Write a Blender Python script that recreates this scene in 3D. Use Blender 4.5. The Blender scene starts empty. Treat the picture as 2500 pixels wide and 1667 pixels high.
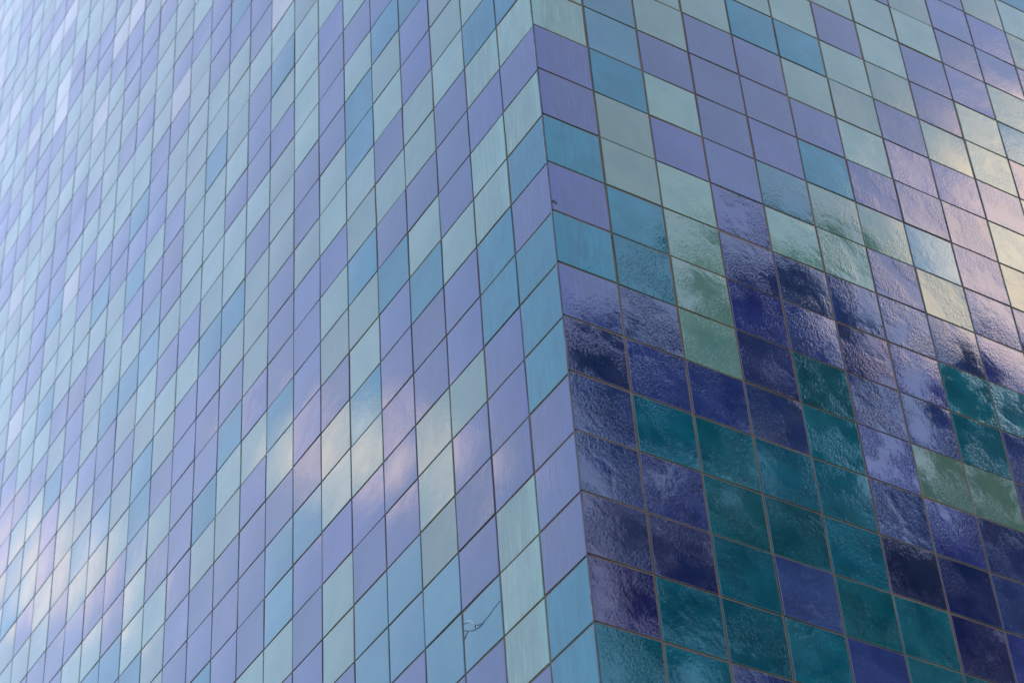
import bpy, bmesh, math, random
from mathutils import Matrix, Vector, Euler, noise

S = bpy.context.scene
C = S.collection
rad = math.radians
rnd = random.Random(7)

U = 0.25                      # one tile module in metres
Z0 = 8.22                     # height of joint row 0 above the ground
WR, BR = 1.01354, -0.02427    # right wall: column pitch and offset (in modules)
WL, BL = 0.99714, 0.02698     # left wall

# ------------------------------------------------------------------ camera
cam_d = bpy.data.cameras.new('camera')
cam = bpy.data.objects.new('camera', cam_d)
C.objects.link(cam)
right = Vector((0.851224, -0.52122415, -0.06118085))
down = Vector((0.30638934, 0.58822013, -0.74841342))
fwd = Vector((0.42607896, 0.6183223, 0.66040461))
R3 = Matrix((right, -down, -fwd)).transposed()
cam.matrix_world = Matrix.Translation(Vector((-13.56077, -18.384645, -26.486636)) * U + Vector((0, 0, Z0))) @ R3.to_4x4()
cam_d.sensor_width = 36.0
cam_d.lens = 5518.05 / 2500 * 36
cam_d.clip_start = 0.1
cam_d.clip_end = 3000
cam_d.dof.use_dof = True
cam_d.dof.focus_distance = 34.0 * U
cam_d.dof.aperture_fstop = 4.2
S.camera = cam

# ------------------------------------------------------------------ sky
SUN_AZ, SUN_EL = 38.0, 33.0    # degrees from +X towards +Y; the sun is low behind the building
SKY_STRENGTH = 0.15
w = bpy.data.worlds.new('World')
S.world = w
w.use_nodes = True
nt = w.node_tree
nt.nodes.clear()


class NT:
    """tiny node helper"""
    def __init__(self, tree):
        self.t = tree

    def n(self, kind, ins=None, **props):
        nd = self.t.nodes.new(kind)
        for k, v in props.items():
            setattr(nd, k, v)
        for k, v in (ins or {}).items():
            sock = nd.inputs[k]
            if isinstance(v, bpy.types.NodeSocket):
                self.t.links.new(v, sock)
            else:
                sock.default_value = v
        return nd

    def m(self, op, a, b=0.0, c=0.0, clamp=False):
        nd = self.n('ShaderNodeMath', {0: a, 1: b, 2: c}, operation=op)
        nd.use_clamp = clamp
        return nd.outputs[0]

    def v(self, op, a, b=(0, 0, 0), scale=1.0):
        nd = self.n('ShaderNodeVectorMath', {0: a, 1: b}, operation=op)
        nd.inputs[3].default_value = scale
        return nd.outputs['Value'] if op in ('DOT_PRODUCT', 'LENGTH', 'DISTANCE') else nd.outputs[0]

    def ramp(self, x, lo, hi, a=0.0, b=1.0, smooth=True):
        nd = self.n('ShaderNodeMapRange', {'Value': x, 'From Min': lo, 'From Max': hi, 'To Min': a, 'To Max': b})
        nd.interpolation_type = 'SMOOTHSTEP' if smooth else 'LINEAR'
        return nd.outputs[0]

    def noise(self, vec, scale, detail=3.0, rough=0.5, dist=0.0):
        nd = self.n('ShaderNodeTexNoise', {'Vector': vec, 'Scale': scale, 'Detail': detail, 'Roughness': rough, 'Distortion': dist})
        return nd

    def mix(self, f, a, b, blend='MIX'):
        nd = self.n('ShaderNodeMix', data_type='RGBA', blend_type=blend)
        for i, x in ((0, f), (6, a), (7, b)):
            if isinstance(x, bpy.types.NodeSocket):
                self.t.links.new(x, nd.inputs[i])
            else:
                nd.inputs[i].default_value = x if i == 0 else (*x[:3], 1.0)
        return nd.outputs[2]


def dirv(az, el):
    return (math.cos(rad(el)) * math.cos(rad(az)), math.cos(rad(el)) * math.sin(rad(az)), math.sin(rad(el)))


g = NT(nt)
sky = g.n('ShaderNodeTexSky', sky_type='NISHITA')
sky.sun_disc = False
sky.sun_elevation = rad(SUN_EL)
sky.sun_rotation = rad(90 - SUN_AZ)
sky.air_density = 1.0
sky.dust_density = 1.5
sky.ozone_density = 0.35
tc = g.n('ShaderNodeTexCoord')
D = tc.outputs['Generated']
sep = g.n('ShaderNodeSeparateXYZ', {0: D})
# cloud layer seen in perspective: direction projected on a plane overhead
den = g.m('MAXIMUM', g.m('ADD', sep.outputs[2], 0.12), 0.05)
flat = g.n('ShaderNodeCombineXYZ', {0: g.m('DIVIDE', sep.outputs[0], den), 1: g.m('DIVIDE', sep.outputs[1], den), 2: 0.37})
warp = g.noise(flat.outputs[0], 3.0, 4.0).outputs['Color']
wv = g.v('ADD', flat.outputs[0], g.v('SCALE', g.v('SUBTRACT', warp, (0.5, 0.5, 0.5)), scale=0.14))
n1 = g.noise(wv, 1.35, 4.0, 0.45).outputs[0]
wisps = g.noise(wv, 5.0, 4.0, 0.5).outputs[0]


def bank(az, el, sig_az, sig_el):
    """a soft cloud bank around one direction of the sky"""
    c = Vector(dirv(az, el))
    e1 = Vector((-math.sin(rad(az)), math.cos(rad(az)), 0))
    e2 = c.cross(e1)
    a = g.m('DIVIDE', g.v('DOT_PRODUCT', D, tuple(e1)), math.sin(rad(sig_az)))
    b = g.m('DIVIDE', g.v('DOT_PRODUCT', D, tuple(e2)), math.sin(rad(sig_el)))
    r2 = g.m('ADD', g.m('MULTIPLY', a, a), g.m('MULTIPLY', b, b))
    front = g.m('GREATER_THAN', g.v('DOT_PRODUCT', D, tuple(c)), 0.3)
    return g.m('MULTIPLY', g.m('POWER', 2.718, g.m('MULTIPLY', r2, -1.0)), front)


banks = g.m('ADD', g.m('MULTIPLY', bank(-33.8, 41.2, 5.6, 3.3), 1.75), g.m('ADD', g.m('MULTIPLY', bank(120.0, 38.9, 4.2, 2.3), 1.0), g.m('MULTIPLY', bank(109.6, 35.4, 4.6, 2.5), 0.68)))
banks = g.m('ADD', banks, g.m('MULTIPLY', bank(-46, 46, 7.0, 3.0), 0.22))
dens = g.m('ADD', g.m('ADD', g.m('MULTIPLY', n1, 0.8), g.m('MULTIPLY', g.m('SUBTRACT', wisps, 0.5), 0.14)), g.m('MULTIPLY', banks, 0.36))
cloud = g.m('MAXIMUM', g.ramp(dens, 0.54, 0.86), g.ramp(dens, 0.2, 0.6, 0.03, 0.13))   # thin high veil everywhere, thicker banks in it
skyc = g.mix(1.0, sky.outputs[0], (1.0, 1.0, 1.0), 'MULTIPLY')
cloud_col = g.mix(g.ramp(dens, 0.55, 0.95), (4.7, 3.8, 3.9), (6.6, 5.2, 4.4))
allc = g.mix(cloud, skyc, cloud_col)
bg = g.n('ShaderNodeBackground', {'Color': allc, 'Strength': SKY_STRENGTH})
out = g.n('ShaderNodeOutputWorld', {'Surface': bg.outputs[0]})
w.cycles.sampling_method = 'AUTOMATIC'

# ------------------------------------------------------------------ sun
sun_d = bpy.data.lights.new('sun', 'SUN')
sun_d.energy = 2.0
sun_d.angle = rad(0.5)
sun_d.color = (1.0, 0.86, 0.72)
sun = bpy.data.objects.new('sun', sun_d)
C.objects.link(sun)
sun.rotation_euler = (-Vector(dirv(SUN_AZ, SUN_EL))).to_track_quat('-Z', 'Y').to_euler()
sun.location = (0, 0, 30)

S.view_settings.view_transform = 'Standard'
S.view_settings.look = 'None'
S.view_settings.gamma = 1.0
S.view_settings.exposure = 2.2
S.view_settings.use_curve_mapping = False
S.render.engine = 'CYCLES'
S.cycles.max_bounces = 6
S.cycles.use_denoising = True
S.cycles.denoising_prefilter = 'ACCURATE'
S.cycles.use_adaptive_sampling = False

# ------------------------------------------------------------------ materials


def new_mat(name):
    m = bpy.data.materials.new(name)
    m.use_nodes = True
    m.node_tree.nodes.clear()
    return m, NT(m.node_tree)


def finish(m, g, bsdf):
    g.n('ShaderNodeOutputMaterial', {'Surface': bsdf})
    return m


def glaze(name, col, deep, streak=False, ripple=1.0, tint=(1, 1, 1)):
    """glossy ceramic glaze: body colour, uneven firing, rippled surface; streak adds runs of a deeper glaze"""
    m, g = new_mat(name)
    oi = g.n('ShaderNodeObjectInfo')
    geo = g.n('ShaderNodeNewGeometry')
    r = g.m('FRACT', g.m('ADD', oi.outputs['Random'], geo.outputs['Random Per Island']))
    uv = g.n('ShaderNodeTexCoord').outputs['UV']
    off = g.n('ShaderNodeCombineXYZ', {0: g.m('MULTIPLY', r, 91.0), 1: g.m('MULTIPLY', r, 47.0), 2: g.m('MULTIPLY', r, 63.0)}).outputs[0]
    P = g.v('ADD', uv, off)
    s = g.n('ShaderNodeSeparateXYZ', {0: uv})
    cloudn = g.noise(P, 2.2, 3.0, 0.5).outputs[0]
    c = g.mix(g.ramp(cloudn, 0.3, 0.75), col, deep)
    # every tile fired a little differently
    hsv = g.n('ShaderNodeHueSaturation', {'Color': c, 'Hue': g.ramp(g.m('FRACT', g.m('MULTIPLY', r, 3.7)), 0, 1, 0.486, 0.508, False), 'Saturation': 1.0,
                                          'Value': g.ramp(g.m('FRACT', g.m('MULTIPLY', r, 7.31)), 0, 1, 0.70, 1.30, False)})
    c = hsv.outputs[0]
    runs = g.noise(g.v('MULTIPLY', P, (13.0, 0.9, 1.0)), 1.0, 4.0, 0.65).outputs[0]
    c = g.mix(g.m('MULTIPLY', g.ramp(runs, 0.5, 0.66), 0.8 if streak else 0.14), c, deep)
    if streak:
        lite = g.noise(g.v('MULTIPLY', P, (17.0, 0.8, 1.0)), 1.7, 3.0, 0.6).outputs[0]
        c = g.mix(g.m('MULTIPLY', g.ramp(lite, 0.52, 0.68), 0.6), c, tuple(min(1, x * 1.7 + 0.012) for x in col))
    if streak:
        # thick pooled glaze beside the arris of the corner
        edge = g.ramp(g.m('ADD', s.outputs[0], g.m('MULTIPLY', runs, 0.16)), 0.36, 0.12) if streak == 'low' else g.ramp(g.m('SUBTRACT', s.outputs[0], g.m('MULTIPLY', runs, 0.16)), 0.62, 0.95)
        sat = g.n('ShaderNodeHueSaturation', {'Color': deep + (1.0,) if len(deep) == 3 else deep, 'Saturation': 1.1, 'Value': 2.0}).outputs[0]
        c = g.mix(g.m('MULTIPLY', edge, 0.6), c, sat)
    # thin darker rim where the glaze draws back from the tile's edge
    du = g.m('MINIMUM', s.outputs[0], g.m('SUBTRACT', 1.0, s.outputs[0]))
    dv = g.m('MINIMUM', s.outputs[1], g.m('SUBTRACT', 1.0, s.outputs[1]))
    rim = g.ramp(g.m('MINIMUM', du, dv), 0.028, 0.0)
    c = g.mix(g.m('MULTIPLY', rim, 0.35), c, tuple(x * 0.55 for x in deep))
    # relief
    area = g.ramp(g.noise(P, 1.9, 2.0).outputs[0], 0.38, 0.60, 0.12, 1.0)
    rot = g.n('ShaderNodeVectorRotate', {'Vector': P, 'Angle': 0.5}, rotation_type='Z_AXIS')
    fine = g.noise(g.v('MULTIPLY', rot.outputs[0], (1.55, 1.0, 1.0)), 17.0, 2.5, 0.55, 0.6).outputs[0]
    mid = g.noise(P, 9.0, 2.0, 0.5).outputs[0]
    h = g.m('ADD', g.m('MULTIPLY', g.m('MULTIPLY', fine, area), 0.00050 * ripple), g.m('MULTIPLY', mid, 0.00014 * ripple))
    h = g.m('ADD', h, g.m('MULTIPLY', runs, 0.00003))
    bump = g.n('ShaderNodeBump', {'Height': h, 'Distance': 1.0, 'Strength': 1.0})
    b = g.n('ShaderNodeBsdfPrincipled', {'Base Color': c, 'Roughness': 0.045, 'IOR': 1.8, 'Specular Tint': (*tint, 1.0), 'Normal': bump.outputs[0]})
    return finish(m, g, b.outputs[0])


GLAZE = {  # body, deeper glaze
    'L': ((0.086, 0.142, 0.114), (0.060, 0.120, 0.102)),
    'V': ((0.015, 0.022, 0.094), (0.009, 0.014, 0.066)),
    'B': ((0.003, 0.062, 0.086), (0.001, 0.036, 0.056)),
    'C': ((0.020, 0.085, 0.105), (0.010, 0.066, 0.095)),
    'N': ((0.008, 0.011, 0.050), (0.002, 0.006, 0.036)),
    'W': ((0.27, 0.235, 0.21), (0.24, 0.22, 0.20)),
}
TINT = {'L': (1.0, 1.0, 0.84), 'V': (0.92, 0.95, 1.0), 'B': (0.45, 0.96, 1.0), 'C': (0.74, 0.97, 1.0), 'N': (1.0, 0.85, 0.95), 'W': (1, 0.97, 0.95)}   # faint lustre of each glaze
GNAME = {'L': 'seafoam', 'V': 'violet', 'B': 'teal', 'C': 'steel_blue', 'N': 'navy', 'W': 'pearl'}
MAT, MATS, MATL, MATR = {}, {}, {}, {}   # MATS: the smoother firing of the long left wall
for k, (a, b) in GLAZE.items():
    MAT[k] = glaze('glaze_' + GNAME[k], a, b, ripple=0.9, tint=TINT[k])
    MATS[k] = glaze('glaze_' + GNAME[k] + '_smooth', a, b, ripple=0.42, tint=TINT[k])
    MATR[k] = glaze('glaze_' + GNAME[k] + '_pooled', a, b, 'low', 0.7, tint=TINT[k])
    MATL[k] = glaze('glaze_' + GNAME[k] + '_runs', a, b, 'high', 0.45, tint=TINT[k])
CLASSES = 'LVBCNW'


def grout_mat():
    m, g = new_mat('grout')
    P = g.n('ShaderNodeNewGeometry').outputs['Position']
    n = g.noise(P, 5.0, 4.0).outputs[0]
    f = g.noise(P, 260.0, 3.0).outputs[0]
    c = g.mix(g.ramp(n, 0.3, 0.7), (0.100, 0.056, 0.034), (0.150, 0.092, 0.058))
    c = g.mix(g.m('MULTIPLY', g.ramp(f, 0.35, 0.7), 0.5), c, (0.055, 0.040, 0.032))
    bp = g.n('ShaderNodeBump', {'Height': f, 'Distance': 0.0006, 'Strength': 0.7})
    b = g.n('ShaderNodeBsdfPrincipled', {'Base Color': c, 'Roughness': 0.55, 'Specular IOR Level': 0.12, 'Normal': bp.outputs[0]})
    return finish(m, g, b.outputs[0])


def plain(name, c1, c2, scale, rough=0.85, bump=0.01, bscale=None):
    m, g = new_mat(name)
    P = g.n('ShaderNodeNewGeometry').outputs['Position']
    n = g.noise(P, scale, 5.0, 0.6).outputs[0]
    c = g.mix(g.ramp(n, 0.3, 0.7), c1, c2)
    f = g.noise(P, bscale or scale * 6, 4.0).outputs[0]
    bp = g.n('ShaderNodeBump', {'Height': f, 'Distance': bump, 'Strength': 0.6})
    b = g.n('ShaderNodeBsdfPrincipled', {'Base Color': c, 'Roughness': rough, 'Normal': bp.outputs[0]})
    return finish(m, g, b.outputs[0])


GROUT = grout_mat()
BISQUE = plain('broken_ceramic', (0.26, 0.31, 0.34), (0.17, 0.23, 0.27), 90, 0.55, 0.0004)
CRACK = plain('crack_shadow', (0.012, 0.048, 0.062), (0.020, 0.070, 0.090), 60, 0.6, 0.0002)
HOLE = plain('chip_shadow', (0.020, 0.017, 0.022), (0.045, 0.036, 0.038), 80, 0.9, 0.0005)
SCUFF = plain('scuffed_glaze', (0.22, 0.24, 0.27), (0.10, 0.12, 0.16), 40, 0.5, 0.0003)

# ------------------------------------------------------------------ helpers


def link(name, me, parent=None):
    o = bpy.data.objects.new(name, me)
    C.objects.link(o)
    if parent:
        o.parent = parent
    return o


def tag(o, label=None, cat=None, group=None, kind=None):
    for k, v in (('label', label), ('category', cat), ('group', group), ('kind', kind)):
        if v:
            o[k] = v
    return o


def empty(name, loc=(0, 0, 0)):
    o = bpy.data.objects.new(name, None)
    C.objects.link(o)
    o.location = loc
    return o


def tile_geo(hw, hh, r, depth=0.0022, dome=None, bev=0.0028, slope=None):
    """one ceramic tile as verts, faces, loop normals, uvs: lightly domed face, rounded arris, side walls.
    local x along the wall, y up, z out of the wall; the face lies at z = 0, the body goes back to -depth"""
    dome = r.choice((1, 1, 1, -1)) * r.uniform(0.003, 0.013) if dome is None else dome     # slope (radians) reached at the tile's edge
    tx, ty = (max(-.006, min(.006, r.gauss(0, 0.0031))), max(-.006, min(.006, r.gauss(0, 0.0031)))) if slope is None else slope
    j = 0.0011
    cj = [(r.uniform(-j, j), r.uniform(-j, j)) for _ in range(8)]
    ring = [(-1, -1), (0, -1), (1, -1), (1, 0), (1, 1), (0, 1), (-1, 1), (-1, 0)]
    fv, bv, sv = [], [], []
    for (x, y), (jx, jy) in zip(ring, cj):
        X, Y = x * hw + jx, y * hh + jy
        bv.append((X, Y, -bev * 0.75))
        sv.append((X, Y, -depth - 0.004))
        fv.append((X - x * bev, Y - y * bev, 0.0))
    V = [(0.0, 0.0, 0.0)] + fv + bv + sv
    zf = []
    for x, y, z in V[:9]:
        zf.append(-dome * (x * x + y * y) / (2 * hw) * 0.35 - tx * x * 0.8 - ty * y * 0.8)
    lo = min(zf)
    V = [(v[0], v[1], v[2] + (zf[i] if i < 9 else zf[i - 8] if i < 17 else 0)) for i, v in enumerate(V)]
    F, N = [], []

    def fn(i):
        x, y, _ = V[i]
        n = Vector((tx + dome * x / hw, ty + dome * y / hh, 1.0))
        return n.normalized()

    def on(i):
        x, y = ring[(i - 9) % 8]
        return Vector((x, y, 0.15)).normalized()
    quads = [(0, 8, 1, 2), (0, 2, 3, 4), (0, 4, 5, 6), (0, 6, 7, 8)]
    for q in quads:
        F.append(q)
        N += [fn(i) for i in q]
    for k in range(8):
        a, b = 1 + k, 1 + (k + 1) % 8
        F.append((b, a, a + 8, b + 8))
        x, y = ring[k]
        x2, y2 = ring[(k + 1) % 8]
        n = Vector((x if abs(x + x2) > 1.5 or (x == x2 and x) else 0, y if (y == y2 and y) else 0, 0))
        if x == x2:
            n = Vector((x, 0, 0))
        else:
            n = Vector((0, y, 0)) if y == y2 else n
        n = (n + Vector((0, 0, 0.25))).normalized()
        N += [fn(b), fn(a), n, n]
    for k in range(8):
        a, b = 9 + k, 9 + (k + 1) % 8
        F.append((b, a, a + 8, b + 8))
        x, y = ring[k]
        x2, y2 = ring[(k + 1) % 8]
        n = Vector((x, 0, 0)) if x == x2 else Vector((0, y, 0))
        N += [n] * 4
    uvs = [((v[0] / hw + 1) / 2, (v[1] / hh + 1) / 2) for v in V]
    return V, F, N, uvs


def mesh_from(name, V, F, N, uv, mats, mi=None):
    me = bpy.data.meshes.new(name)
    me.from_pydata(V, [], F)
    for m in mats:
        me.materials.append(m)
    lay = me.uv_layers.new(name='tile')
    k = 0
    for p in me.polygons:
        p.use_smooth = True
        if mi:
            p.material_index = mi[p.index]
        for li in p.loop_indices:
            lay.data[li].uv = uv[me.loops[li].vertex_index]
    me.normals_split_custom_set([tuple(n) for n in N])
    return me


# ------------------------------------------------------------------ colour charts, one string per column from the row given
LEFT = {0: (-2, 'BLVLBVBBBVVVBBV'), 1: (-3, 'LBLVLLBBVVVLLLV'), 2: (-4, 'LLLVVVLVVLVVVCV'),
        3: (-5, 'BVVLLVLBVVLLLCCV'), 4: (-6, 'VBLLVLVBVVVVVCCV'), 5: (-7, 'LVLBBLLBLLBLVVCC'),
        6: (-8, 'LVVVVLLVLLVLLVLLV'), 7: (-9, 'LLLLLVVLVVVVVCVVV'), 8: (-11, 'LWLBLVLLLVVVBLVCCLV'),
        9: (-12, 'LVVLVVVLVLLLVLVVVVL'), 10: (-13, 'LBVLLLLVLLBLVBLLVVVV'), 11: (-14, 'LVVVLLBLLLLBVVVBLVVB'),
        12: (-15, 'WLVLLLLLLLLVLVVVVVVV'), 13: (-16, 'LLLVWVLLVNVLVLLVLVLLL'), 14: (-17, 'WVLLLLVVVLVCCLLBBCLLB'),  # N here is a violet tile, its tilt's darker reflection painted as navy
        15: (-18, 'VLVVLVLLBVBVLBLVLLVVBV'), 16: (-19, 'LWVVVLVLLVVLLLBVVCLVLB'), 17: (-20, 'VLWVLLLLLLVBLVLLVLCLVL'),
        18: (-21, 'LLVVLWLLVLVVLLNVVLLLVVV'), 19: (-22, 'LLLVLLLLVVLWLLLVLBVVLLV'), 20: (-23, 'LLLVVLLVLVVVBLLBLVLLLVLV'),  # again N paints in the darker reflection of a tilted violet tile
        21: (-24, 'VWVLWWVLLLLVVVVLLLVLBBLL'), 22: (-25, 'LVWLLLLVVVLLLLLVWLVVVLL'), 23: (-26, 'LLVLLVWVLLVLWLLLLLVV'),
        24: (-27, 'VLLLLLVLLVLVVLLLL'), 25: (-28, 'LVVLLWLLLVVLLL'), 26: (-29, 'WLLLLLWWLV'), 27: (-30, 'LWLWWLL'), 28: (-31, 'LWLL')}
RIGHT = {0: (-2, 'LLVVBVBVNVVNNB'), 1: (-2, 'CCBLLBBVVBVNBB'), 2: (-3, 'LLVLVLLLLVBBBBV'), 3: (-3, 'LVVVVVVVVVBBVBV'),
         4: (-4, 'LBVVVCLVVBBBBBV'), 5: (-5, 'LLBLVBLLVNVVVNBB'), 6: (-5, 'LVLLLVLVVVVLVNNB'), 7: (-6, 'VLLLVVVCLVBBLVVV'),
         8: (-6, 'LLVVLVVVVVBVV'), 9: (-7, 'VVVVLLVLLVV'), 10: (-7, 'LVVLCVLL'), 11: (-8, 'BLLVC')}
# joints measured off their even spacing (in modules)
OFF_R = {1: .001, 2: .006, 3: .005, 4: .01, 5: .009, 6: .002, 7: -.013, 8: -.012, 9: .008, 10: .006, 11: .005}
OFF_L = {1: .007, 3: -.008, 4: -.01, 5: -.015, 7: -.008, 8: -.014, 10: .004, 13: .015, 14: .025, 15: .028, 16: .04, 17: .038, 18: .033, 19: .033, 20: .034}
ROW_R = {-4: -.01, -3: .006, 0: -.009, 1: -.008, 4: -.007, 6: -.006, 7: -.012, 9: .004}
ROW_L = {-3: .015, -2: .015, -1: .012, 0: -.01, 5: .008, 6: .006, 7: .015, 8: .01, 10: -.006, 11: -.012}
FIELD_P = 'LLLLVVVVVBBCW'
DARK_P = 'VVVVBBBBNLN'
frnd = random.Random(31)


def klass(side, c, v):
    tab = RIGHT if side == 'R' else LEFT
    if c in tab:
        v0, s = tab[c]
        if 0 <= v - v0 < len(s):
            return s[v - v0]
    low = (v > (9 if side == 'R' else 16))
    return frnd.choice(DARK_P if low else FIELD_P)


def colx(side, c):
    if side == 'R':
        return 0.0 if c == 0 else c * WR + BR + OFF_R.get(c, 0)
    return 0.034 if c == 0 else c * WL + BL + OFF_L.get(c, 0.034 if c > 20 else 0)


def rowv(side, v):
    return v + (ROW_R if side == 'R' else ROW_L).get(v, 0)


GAPX, GAPY = {'R': 0.026, 'L': 0.024}, {'R': 0.020, 'L': 0.022}
TOP_ROW, BOT_ROW = -62, 32
NCOL = {'R': 34, 'L': 58}


def frame(side):
    """matrix: tile-local (x along, y up, z outward) -> world axes"""
    if side == 'R':
        return Matrix(((1, 0, 0), (0, 0, -1), (0, 1, 0)))
    return Matrix(((0, 0, -1), (-1, 0, 0), (0, 1, 0)))


# which tiles the photograph shows, largest first
Ri = R3.inverted()


def seen_area(side, c, v):
    pts = []
    for a, b in ((0, 0), (1, 0), (1, 1), (0, 1)):
        x = colx(side, c + a)
        z = Z0 - rowv(side, v + b) * U
        P = Vector((x * U, 0, z)) if side == 'R' else Vector((0, x * U, z))
        q = Ri @ (P - cam.location if False else P - cam.matrix_world.translation)
        pts.append((q.x / -q.z * 5518.05 + 1250, -q.y / -q.z * 5518.05 + 833.5))
    if max(p[0] for p in pts) < 4 or min(p[0] for p in pts) > 2496 or max(p[1] for p in pts) < 4 or min(p[1] for p in pts) > 1663:
        return 0
    a = 0
    cl = [(min(max(x, 0), 2500), min(max(y, 0), 1667)) for x, y in pts]
    for i in range(4):
        x1, y1 = cl[i]
        x2, y2 = cl[(i + 1) % 4]
        a += x1 * y2 - x2 * y1
    return abs(a) / 2


walls = {}
LABEL = {'R': 'building wall of violet, teal and navy glazed tiles right of the corner, mirroring trees',
         'L': 'long receding building wall of pale blue, violet and white glazed tiles left of the corner'}
for side in 'RL':
    wall = empty('tiled_wall', (0, 0, 0))
    tag(wall, LABEL[side], 'wall', None, 'thing')
    walls[side] = wall
    M = frame(side)
    # shared tile shapes
    pool, edgepool = [], []
    r = random.Random(5 if side == 'R' else 9)
    pitch = WR if side == 'R' else WL
    hw, hh = (pitch - GAPX[side]) * U / 2, (1 - GAPY[side]) * U / 2
    for k in range(14):
        V, F, N, uv = tile_geo(hw, hh, r)
        pool.append(mesh_from('tile', V, F, N, uv, [MAT['L']]))
    for k in range(5):
        V, F, N, uv = tile_geo(hw, hh, r, depth=0.004 if side == 'R' else 0.0022, bev=0.0034, dome=r.uniform(0.001, 0.006))
        edgepool.append(mesh_from('tile', V, F, N, uv, [MAT['L']]))
    allt = [(seen_area(side, c, v), c, v) for c in range(NCOL[side]) for v in range(TOP_ROW, BOT_ROW)]
    shown = sorted([t for t in allt if t[0] > 0], reverse=True)
    single = set((c, v) for a, c, v in shown[:300])
    JV, JF, JN, JU, JM = [], [], [], [], []
    jrnd = random.Random(77)
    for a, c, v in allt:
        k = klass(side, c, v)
        x0, x1 = colx(side, c), colx(side, c + 1)
        y0, y1 = -rowv(side, v), -rowv(side, v + 1)
        gx = GAPX[side] * U / 2
        left_in = 0 if c == 0 else gx
        if side == 'R':
            lo_, hi_ = x0 * U + (-0.0035 if c == 0 else gx), x1 * U - gx
        else:
            lo_, hi_ = x0 * U + (0.0022 if c == 0 else gx), x1 * U - gx
        cx, w_ = (lo_ + hi_) / 2, (hi_ - lo_)
        cy, h_ = (y0 + y1) / 2 * U + Z0, abs(y1 - y0) * U - GAPY[side] * U
        jx, jy, jz = jrnd.gauss(0, 0.0005), jrnd.gauss(0, 0.0005), jrnd.gauss(0, 0.0004)
        if c == 0:
            jx = 0
        ja = jrnd.gauss(0, 0.002)
        sx, sy = w_ / (2 * hw) * jrnd.uniform(.993, 1.004), h_ / (2 * hh) * jrnd.uniform(.994, 1.004)
        loc = Vector((cx + jx, -jz, cy + jy)) if side == 'R' else Vector((-jz, cx + jx, cy + jy))
        loc_m = Matrix.Translation(loc) @ M.to_4x4() @ Matrix.Rotation(ja, 4, 'Z')
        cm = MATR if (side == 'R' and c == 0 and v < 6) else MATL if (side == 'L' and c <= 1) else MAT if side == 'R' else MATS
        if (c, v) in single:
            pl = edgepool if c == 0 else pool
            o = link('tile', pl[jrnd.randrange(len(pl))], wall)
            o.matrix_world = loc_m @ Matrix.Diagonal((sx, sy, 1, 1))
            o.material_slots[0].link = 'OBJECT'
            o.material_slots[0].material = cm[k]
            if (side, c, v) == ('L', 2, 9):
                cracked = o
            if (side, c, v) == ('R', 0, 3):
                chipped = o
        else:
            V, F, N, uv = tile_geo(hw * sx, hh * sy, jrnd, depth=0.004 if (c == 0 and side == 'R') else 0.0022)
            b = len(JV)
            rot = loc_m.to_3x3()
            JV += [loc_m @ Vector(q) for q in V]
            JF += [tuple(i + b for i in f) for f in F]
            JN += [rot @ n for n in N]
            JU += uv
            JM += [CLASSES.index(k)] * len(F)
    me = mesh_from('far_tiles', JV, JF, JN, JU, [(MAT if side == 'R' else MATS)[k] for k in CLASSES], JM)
    o = link('far_tiles', me, wall)
    tag(o, kind='stuff')
    # bedding and grout behind the tiles, a slab with real thickness
    L_ = NCOL[side] * pitch * U
    zt, zb = Z0 - TOP_ROW * U, Z0 - BOT_ROW * U
    d = 0.0030
    bm = bmesh.new()
    if side == 'R':
        lo3, hi3 = Vector((0.0030, d, zb)), Vector((L_, 0.30, zt))
    else:
        lo3, hi3 = Vector((d, 0.302, zb)), Vector((0.30, L_, zt))
    bmesh.ops.create_cube(bm, size=1.0)
    for q in bm.verts:
        q.co = Vector([(lo3[i] + hi3[i]) / 2 + q.co[i] * (hi3[i] - lo3[i]) for i in range(3)])
    me = bpy.data.meshes.new('grout')
    bm.to_mesh(me)
    bm.free()
    me.materials.append(GROUT)
    link('grout', me, wall)

# soot-dark sealant bead filling the joint at the building's corner, a little uneven along its height
bm = bmesh.new()
brnd = random.Random(12)
prev = None
zb, zt = Z0 - BOT_ROW * U, Z0 - TOP_ROW * U
nseg = 420
for i in range(nseg + 1):
    z = zb + (zt - zb) * i / nseg
    e = brnd.uniform(-.0004, .0004)
    f = brnd.uniform(-.0006, .0005)
    row = [bm.verts.new(v) for v in ((-0.0036, 0.0007, z), (-0.0048 + f, 0.0022 + e, z), (-0.0046 + f, 0.0062, z), (-0.0006, 0.0100 + e, z), (0.0040, 0.0106, z))]
    if prev:
        for k in range(4):
            bm.faces.new((prev[k], prev[k + 1], row[k + 1], row[k])).smooth = True
    prev = row
me = bpy.data.meshes.new('corner_bead')
bm.to_mesh(me)
bm.free()
me.materials.append(plain('sealant', (0.030, 0.022, 0.020), (0.085, 0.062, 0.052), 14, 0.7, 0.0006, 150))
link('corner_bead', me, walls['L'])

# ------------------------------------------------------------------ crack, chips and scuffs on single tiles


def on_wall(side, c, v, lift):
    z = Z0 - v * U
    return Vector((c * U, -lift, z)) if side == 'R' else Vector((-lift, c * U, z))


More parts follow.
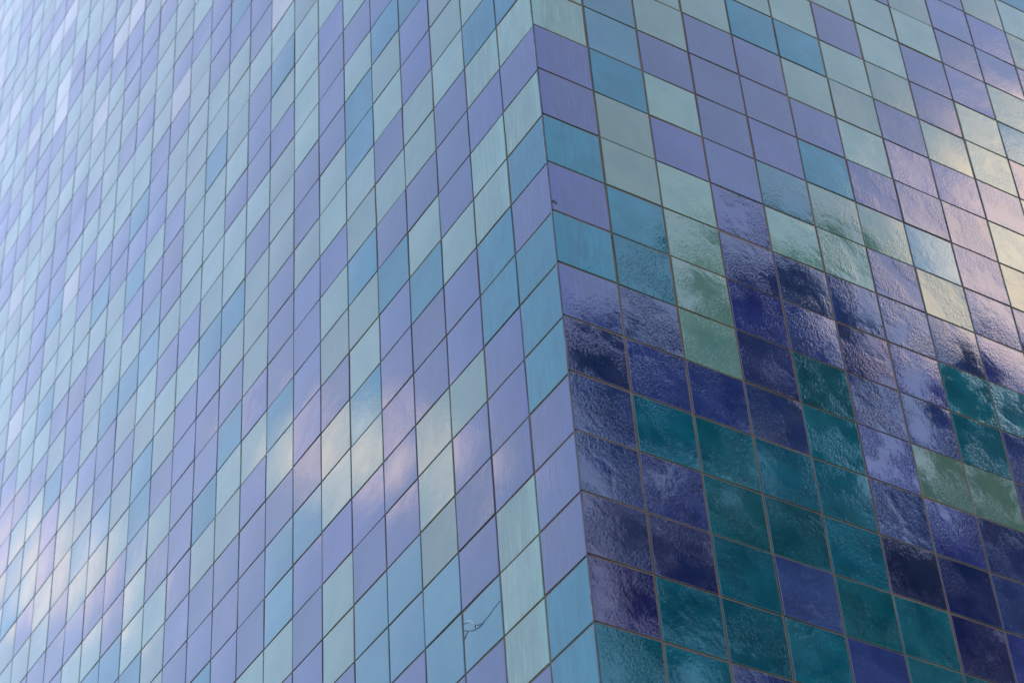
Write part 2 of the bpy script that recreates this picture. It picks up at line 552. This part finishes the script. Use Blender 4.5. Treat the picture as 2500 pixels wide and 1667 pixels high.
def ribbon(pts, widths, side, lift):
    """a narrow raised strip along a polyline lying on a wall"""
    V, F = [], []
    n = len(pts)
    for i, (x, y) in enumerate(pts):
        a = pts[max(i - 1, 0)]
        b = pts[min(i + 1, n - 1)]
        dx, dy = b[0] - a[0], b[1] - a[1]
        L = math.hypot(dx, dy) or 1
        nx, ny = -dy / L, dx / L
        h = widths[i] / 2
        for s_, l_ in ((1, 0.0), (1, lift), (-1, lift), (-1, 0.0)):
            V.append(on_wall(side, x + s_ * nx * h, y + s_ * ny * h, l_))
    for i in range(n - 1):
        for k in range(3):
            a = i * 4 + k
            F.append((a, a + 1, a + 5, a + 4))
    F += [(0, 1, 2, 3), tuple((n - 1) * 4 + k for k in (3, 2, 1, 0))]
    return V, F


def patch(poly, side, lift):
    cx = sum(p[0] for p in poly) / len(poly)
    cy = sum(p[1] for p in poly) / len(poly)
    V = [on_wall(side, x, y, 0.0) for x, y in poly] + [on_wall(side, cx + (x - cx) * .9, cy + (y - cy) * .9, lift) for x, y in poly]
    n = len(poly)
    F = [(i, (i + 1) % n, n + (i + 1) % n, n + i) for i in range(n)] + [tuple(range(n, 2 * n))]
    return V, F


def detail(name, parts, mat, parent, label=None):
    V, F = [], []
    for v, f in parts:
        b = len(V)
        V += v
        F += [tuple(i + b for i in q) for q in f]
    me = bpy.data.meshes.new(name)
    me.from_pydata(V, [], F)
    me.materials.append(mat)
    o = link(name, me, parent)
    o.matrix_parent_inverse = parent.matrix_world.inverted()
    if label:
        o['label'] = label
    return o


bpy.context.view_layer.update()
ck = [(2.05, 9.415), (2.14, 9.428), (2.214, 9.434), (2.29, 9.458), (2.379, 9.473), (2.45, 9.480), (2.516, 9.497)]
ck2 = [(2.516, 9.497), (2.597, 9.497), (2.677, 9.482), (2.782, 9.443), (2.886, 9.384), (2.944, 9.419), (2.989, 9.459)]
LIFT = 0.0012
detail('crack', [ribbon(ck, [.006, .007, .008, .008, .009, .011, .022], 'L', LIFT), ribbon(ck2, [.026, .02, .015, .011, .009, .008, .008], 'L', LIFT),
                 ribbon([(2.886, 9.384), (2.924, 9.351), (2.984, 9.321)], [.012, .01, .008], 'L', LIFT),
                 ribbon([(2.541, 9.482), (2.645, 9.438), (2.696, 9.403), (2.70, 9.452)], [.02, .014, .012, .01], 'L', LIFT)],
       CRACK, cracked, 'thin dark crack forking across the tile')
detail('chip', [patch([(2.993, 9.209), (2.937, 9.196), (2.843, 9.228), (2.754, 9.30), (2.69, 9.395), (2.745, 9.348), (2.834, 9.271), (2.926, 9.228)], 'L', 0.0014)],
       BISQUE, cracked, 'pale curved flake where the glaze has broken off')
detail('chip', [patch([(-0.006, 3.800), (0.037, 3.795), (0.072, 3.824), (0.085, 3.852), (0.06, 3.846), (0.03, 3.835), (-0.002, 3.86)], 'R', 0.0012)],
       HOLE, chipped, 'dark broken notch at the corner edge')
detail('scuff', [ribbon([(0.085, 3.852), (0.076, 3.905), (0.045, 3.955), (0.01, 3.975)], [.008, .01, .008, .006], 'R', 0.0012)], SCUFF, chipped)

# scuffed arris of the corner: short worn strips on single corner tiles of the left wall
srnd = random.Random(3)
corner_tiles = {}
for o in walls['L'].children:
    if o.name.startswith('tile'):
        t = o.matrix_world.translation
        if t.y < 0.2:
            corner_tiles[round((Z0 - t.z) / U - 0.5)] = o
for v, (a, b) in {-1: (0.05, 0.75), 0: (0.3, 0.9), 1: (0.1, 0.35), 2: (0.15, 0.9), 5: (0.02, 0.12), 4: (0.0, 0.10), 10: (0.5, 0.95)}.items():
    if v not in corner_tiles:
        continue
    x0 = 0.056
    n = 9
    pts = [(x0 + srnd.uniform(-.006, .006), v + a + (b - a) * i / (n - 1)) for i in range(n)]
    ws = [srnd.uniform(.003, .020) for _ in range(n)]
    detail('scuff', [ribbon(pts, ws, 'L', 0.0008)], SCUFF, corner_tiles[v])

# ------------------------------------------------------------------ the ground
bm = bmesh.new()
bmesh.ops.create_grid(bm, x_segments=40, y_segments=40, size=600)
me = bpy.data.meshes.new('ground')
bm.to_mesh(me)
bm.free()
me.materials.append(plain('lawn', (0.035, 0.055, 0.018), (0.055, 0.075, 0.03), 0.8, 0.95, 0.05, 12))
ground = link('ground', me)
tag(ground, 'grass lawn below the tiled building', None, None, 'structure')

# paved path along the building
bm = bmesh.new()
for lo3, hi3 in (((-3.0, -3.0, 0.0), (9.0, -0.02, 0.12)), ((-3.0, -0.02, 0.0), (-0.02, 15.0, 0.12))):
    res = bmesh.ops.create_cube(bm, size=1.0)
    for q in res['verts']:
        q.co = Vector([(lo3[i] + hi3[i]) / 2 + q.co[i] * (hi3[i] - lo3[i]) for i in range(3)])
me = bpy.data.meshes.new('pavement')
bm.to_mesh(me)
bm.free()
me.materials.append(plain('concrete', (0.22, 0.21, 0.19), (0.30, 0.29, 0.27), 1.5, 0.9, 0.003, 60))
tag(link('pavement', me), 'concrete pavement along the foot of the walls', None, None, 'structure')

# ------------------------------------------------------------------ trees opposite the right-hand wall, seen mirrored in its glaze
BARK = plain('bark', (0.045, 0.032, 0.022), (0.085, 0.065, 0.045), 6, 0.95, 0.02, 30)


def leaf_mat(name, c):
    m, g = new_mat(name)
    gm = g.n('ShaderNodeNewGeometry')
    r = gm.outputs['Random Per Island']
    hs = g.n('ShaderNodeHueSaturation', {'Color': (*c, 1), 'Hue': g.ramp(r, 0, 1, .47, .53, False), 'Value': g.ramp(r, 0, 1, .6, 1.4, False)})
    b = g.n('ShaderNodeBsdfPrincipled', {'Base Color': hs.outputs[0], 'Roughness': 0.55})
    t = g.n('ShaderNodeBsdfTranslucent', {'Color': hs.outputs[0]})
    mx = g.n('ShaderNodeMixShader', {0: 0.25, 1: b.outputs[0], 2: t.outputs[0]})
    return finish(m, g, mx.outputs[0])


LEAF = [leaf_mat('leaf_dark', (0.035, 0.065, 0.022)), leaf_mat('leaf_mid', (0.05, 0.085, 0.025))]


def tube(V, F, a, b, ra, rb, n=6):
    ax = (b - a)
    L = ax.length
    if L < 1e-4:
        return
    q = ax.to_track_quat('Z', 'Y')
    base = len(V)
    for P, r_ in ((a, ra), (b, rb)):
        for k in range(n):
            t = 2 * math.pi * k / n
            V.append(P + q @ Vector((math.cos(t) * r_, math.sin(t) * r_, 0)))
    for k in range(n):
        F.append((base + k, base + (k + 1) % n, base + n + (k + 1) % n, base + n + k))


def tree(loc, height, clumps, leaves, seed, label, leaf_i=0):
    """trunk, limbs reaching to every clump, and leaf-sized faces gathered round the twigs"""
    r = random.Random(seed)
    root = empty('tree', loc)
    tag(root, label, 'tree', 'trees opposite the tiled wall')
    base = Vector(loc)
    V, F = [], []
    top = Vector((r.uniform(-.3, .3), r.uniform(-.3, .3), height * 0.72))
    spine = [Vector((0, 0, -0.1))]
    n = 9
    for i in range(1, n + 1):
        t = i / n
        spine.append(top * t + Vector((r.uniform(-.12, .12), r.uniform(-.12, .12), 0)))
    for i in range(n):
        tube(V, F, spine[i], spine[i + 1], 0.24 * (1 - i / n * .75), 0.24 * (1 - (i + 1) / n * .75), 9)
    LV, LF = [], []
    tot = sum(c[3] ** 2 for c in clumps)
    for cx, cy, cz, cr in clumps:
        c = Vector((cx, cy, cz)) - base
        s = spine[min(n, max(3, int(c.z / height * n * 0.95)))]
        mid = s.lerp(c, 0.55) + Vector((r.uniform(-.2, .2), r.uniform(-.2, .2), -0.15))
        tube(V, F, s, mid, 0.07, 0.045)
        tube(V, F, mid, c, 0.045, 0.018)
        nt_ = int(leaves * cr ** 2 / tot)
        twigs = []
        for _ in range(max(5, int(cr * 16))):
            d = Vector((r.gauss(0, 1), r.gauss(0, 1), r.gauss(0, .85))).normalized() * cr * r.uniform(.35, 1.05)
            twigs.append(c + d)
            tube(V, F, c, c + d, 0.016, 0.005, 4)
        for _ in range(nt_):
            tw = r.choice(twigs)
            P = tw + Vector((r.gauss(0, 1), r.gauss(0, 1), r.gauss(0, 1))) * (0.13 * cr + 0.04) - (tw - c) * r.random() * .35
            q = Euler((r.uniform(0, 6.28), r.uniform(0, 6.28), r.uniform(0, 6.28))).to_quaternion()
            L = r.uniform(.05, .095)
            W = L * r.uniform(.28, .42)
            b = len(LV)
            LV += [P + q @ Vector(x) for x in ((-L, 0, 0), (0, -W, L * .12), (L, 0, 0), (0, W, L * .12))]
            LF.append((b, b + 1, b + 2, b + 3))
    me = bpy.data.meshes.new('trunk')
    me.from_pydata(V, [], F)
    me.materials.append(BARK)
    for p in me.polygons:
        p.use_smooth = True
    link('trunk', me, root)
    me = bpy.data.meshes.new('crown')
    me.from_pydata(LV, [], LF)
    me.materials.append(LEAF[leaf_i])
    link('crown', me, root)
    return root


def crown_clumps(cx, cy, zlo, ztop, spread, seed, count):
    """clumps filling an irregular, pointed crown"""
    r = random.Random(seed)
    res = []
    for _ in range(count):
        t = r.random() ** 0.8
        z = zlo + 2.0 + (ztop - zlo - 2.0) * t
        R = spread * (1.15 - t ** 1.5) * r.uniform(.25, 1.0) ** .6
        a = r.uniform(0, 2 * math.pi)
        res.append((cx + math.cos(a) * R, cy + math.sin(a) * R, z, r.uniform(.25, .60)))
    res.append((cx, cy, ztop - 0.2, 0.5))
    return res


TREES = [  # foot, crown bottom, top, spread, clumps, leaves, label
    ((8.3, -10.6, 0), 9.5, 18.2, 1.7, 26, 22000, 'bushy tree nearest the corner of the tiled building, in the row facing the wall'),
    ((9.9, -10.2, 0), 10.0, 19.9, 1.2, 26, 22000, 'narrow pointed tree second from the near end of the row facing the tiled wall'),
    ((11.9, -10.9, 0), 10.5, 21.2, 1.3, 28, 23000, 'tallest tree in the middle of the row facing the tiled wall'),
    ((13.7, -10.4, 0), 10.0, 19.8, 1.5, 28, 22000, 'leafy tree right of the tallest one in the row facing the tiled wall'),
    ((15.8, -10.4, 0), 9.5, 19.8, 1.9, 32, 25000, 'broad tree at the far end of the row facing the tiled wall'),
]
for i, (loc, zlo, zt, sp, nc, nl, lab) in enumerate(TREES):
    tree(loc, zt, crown_clumps(loc[0], loc[1], zlo, zt, sp, 40 + i, nc), nl, 60 + i, lab, i % 2)
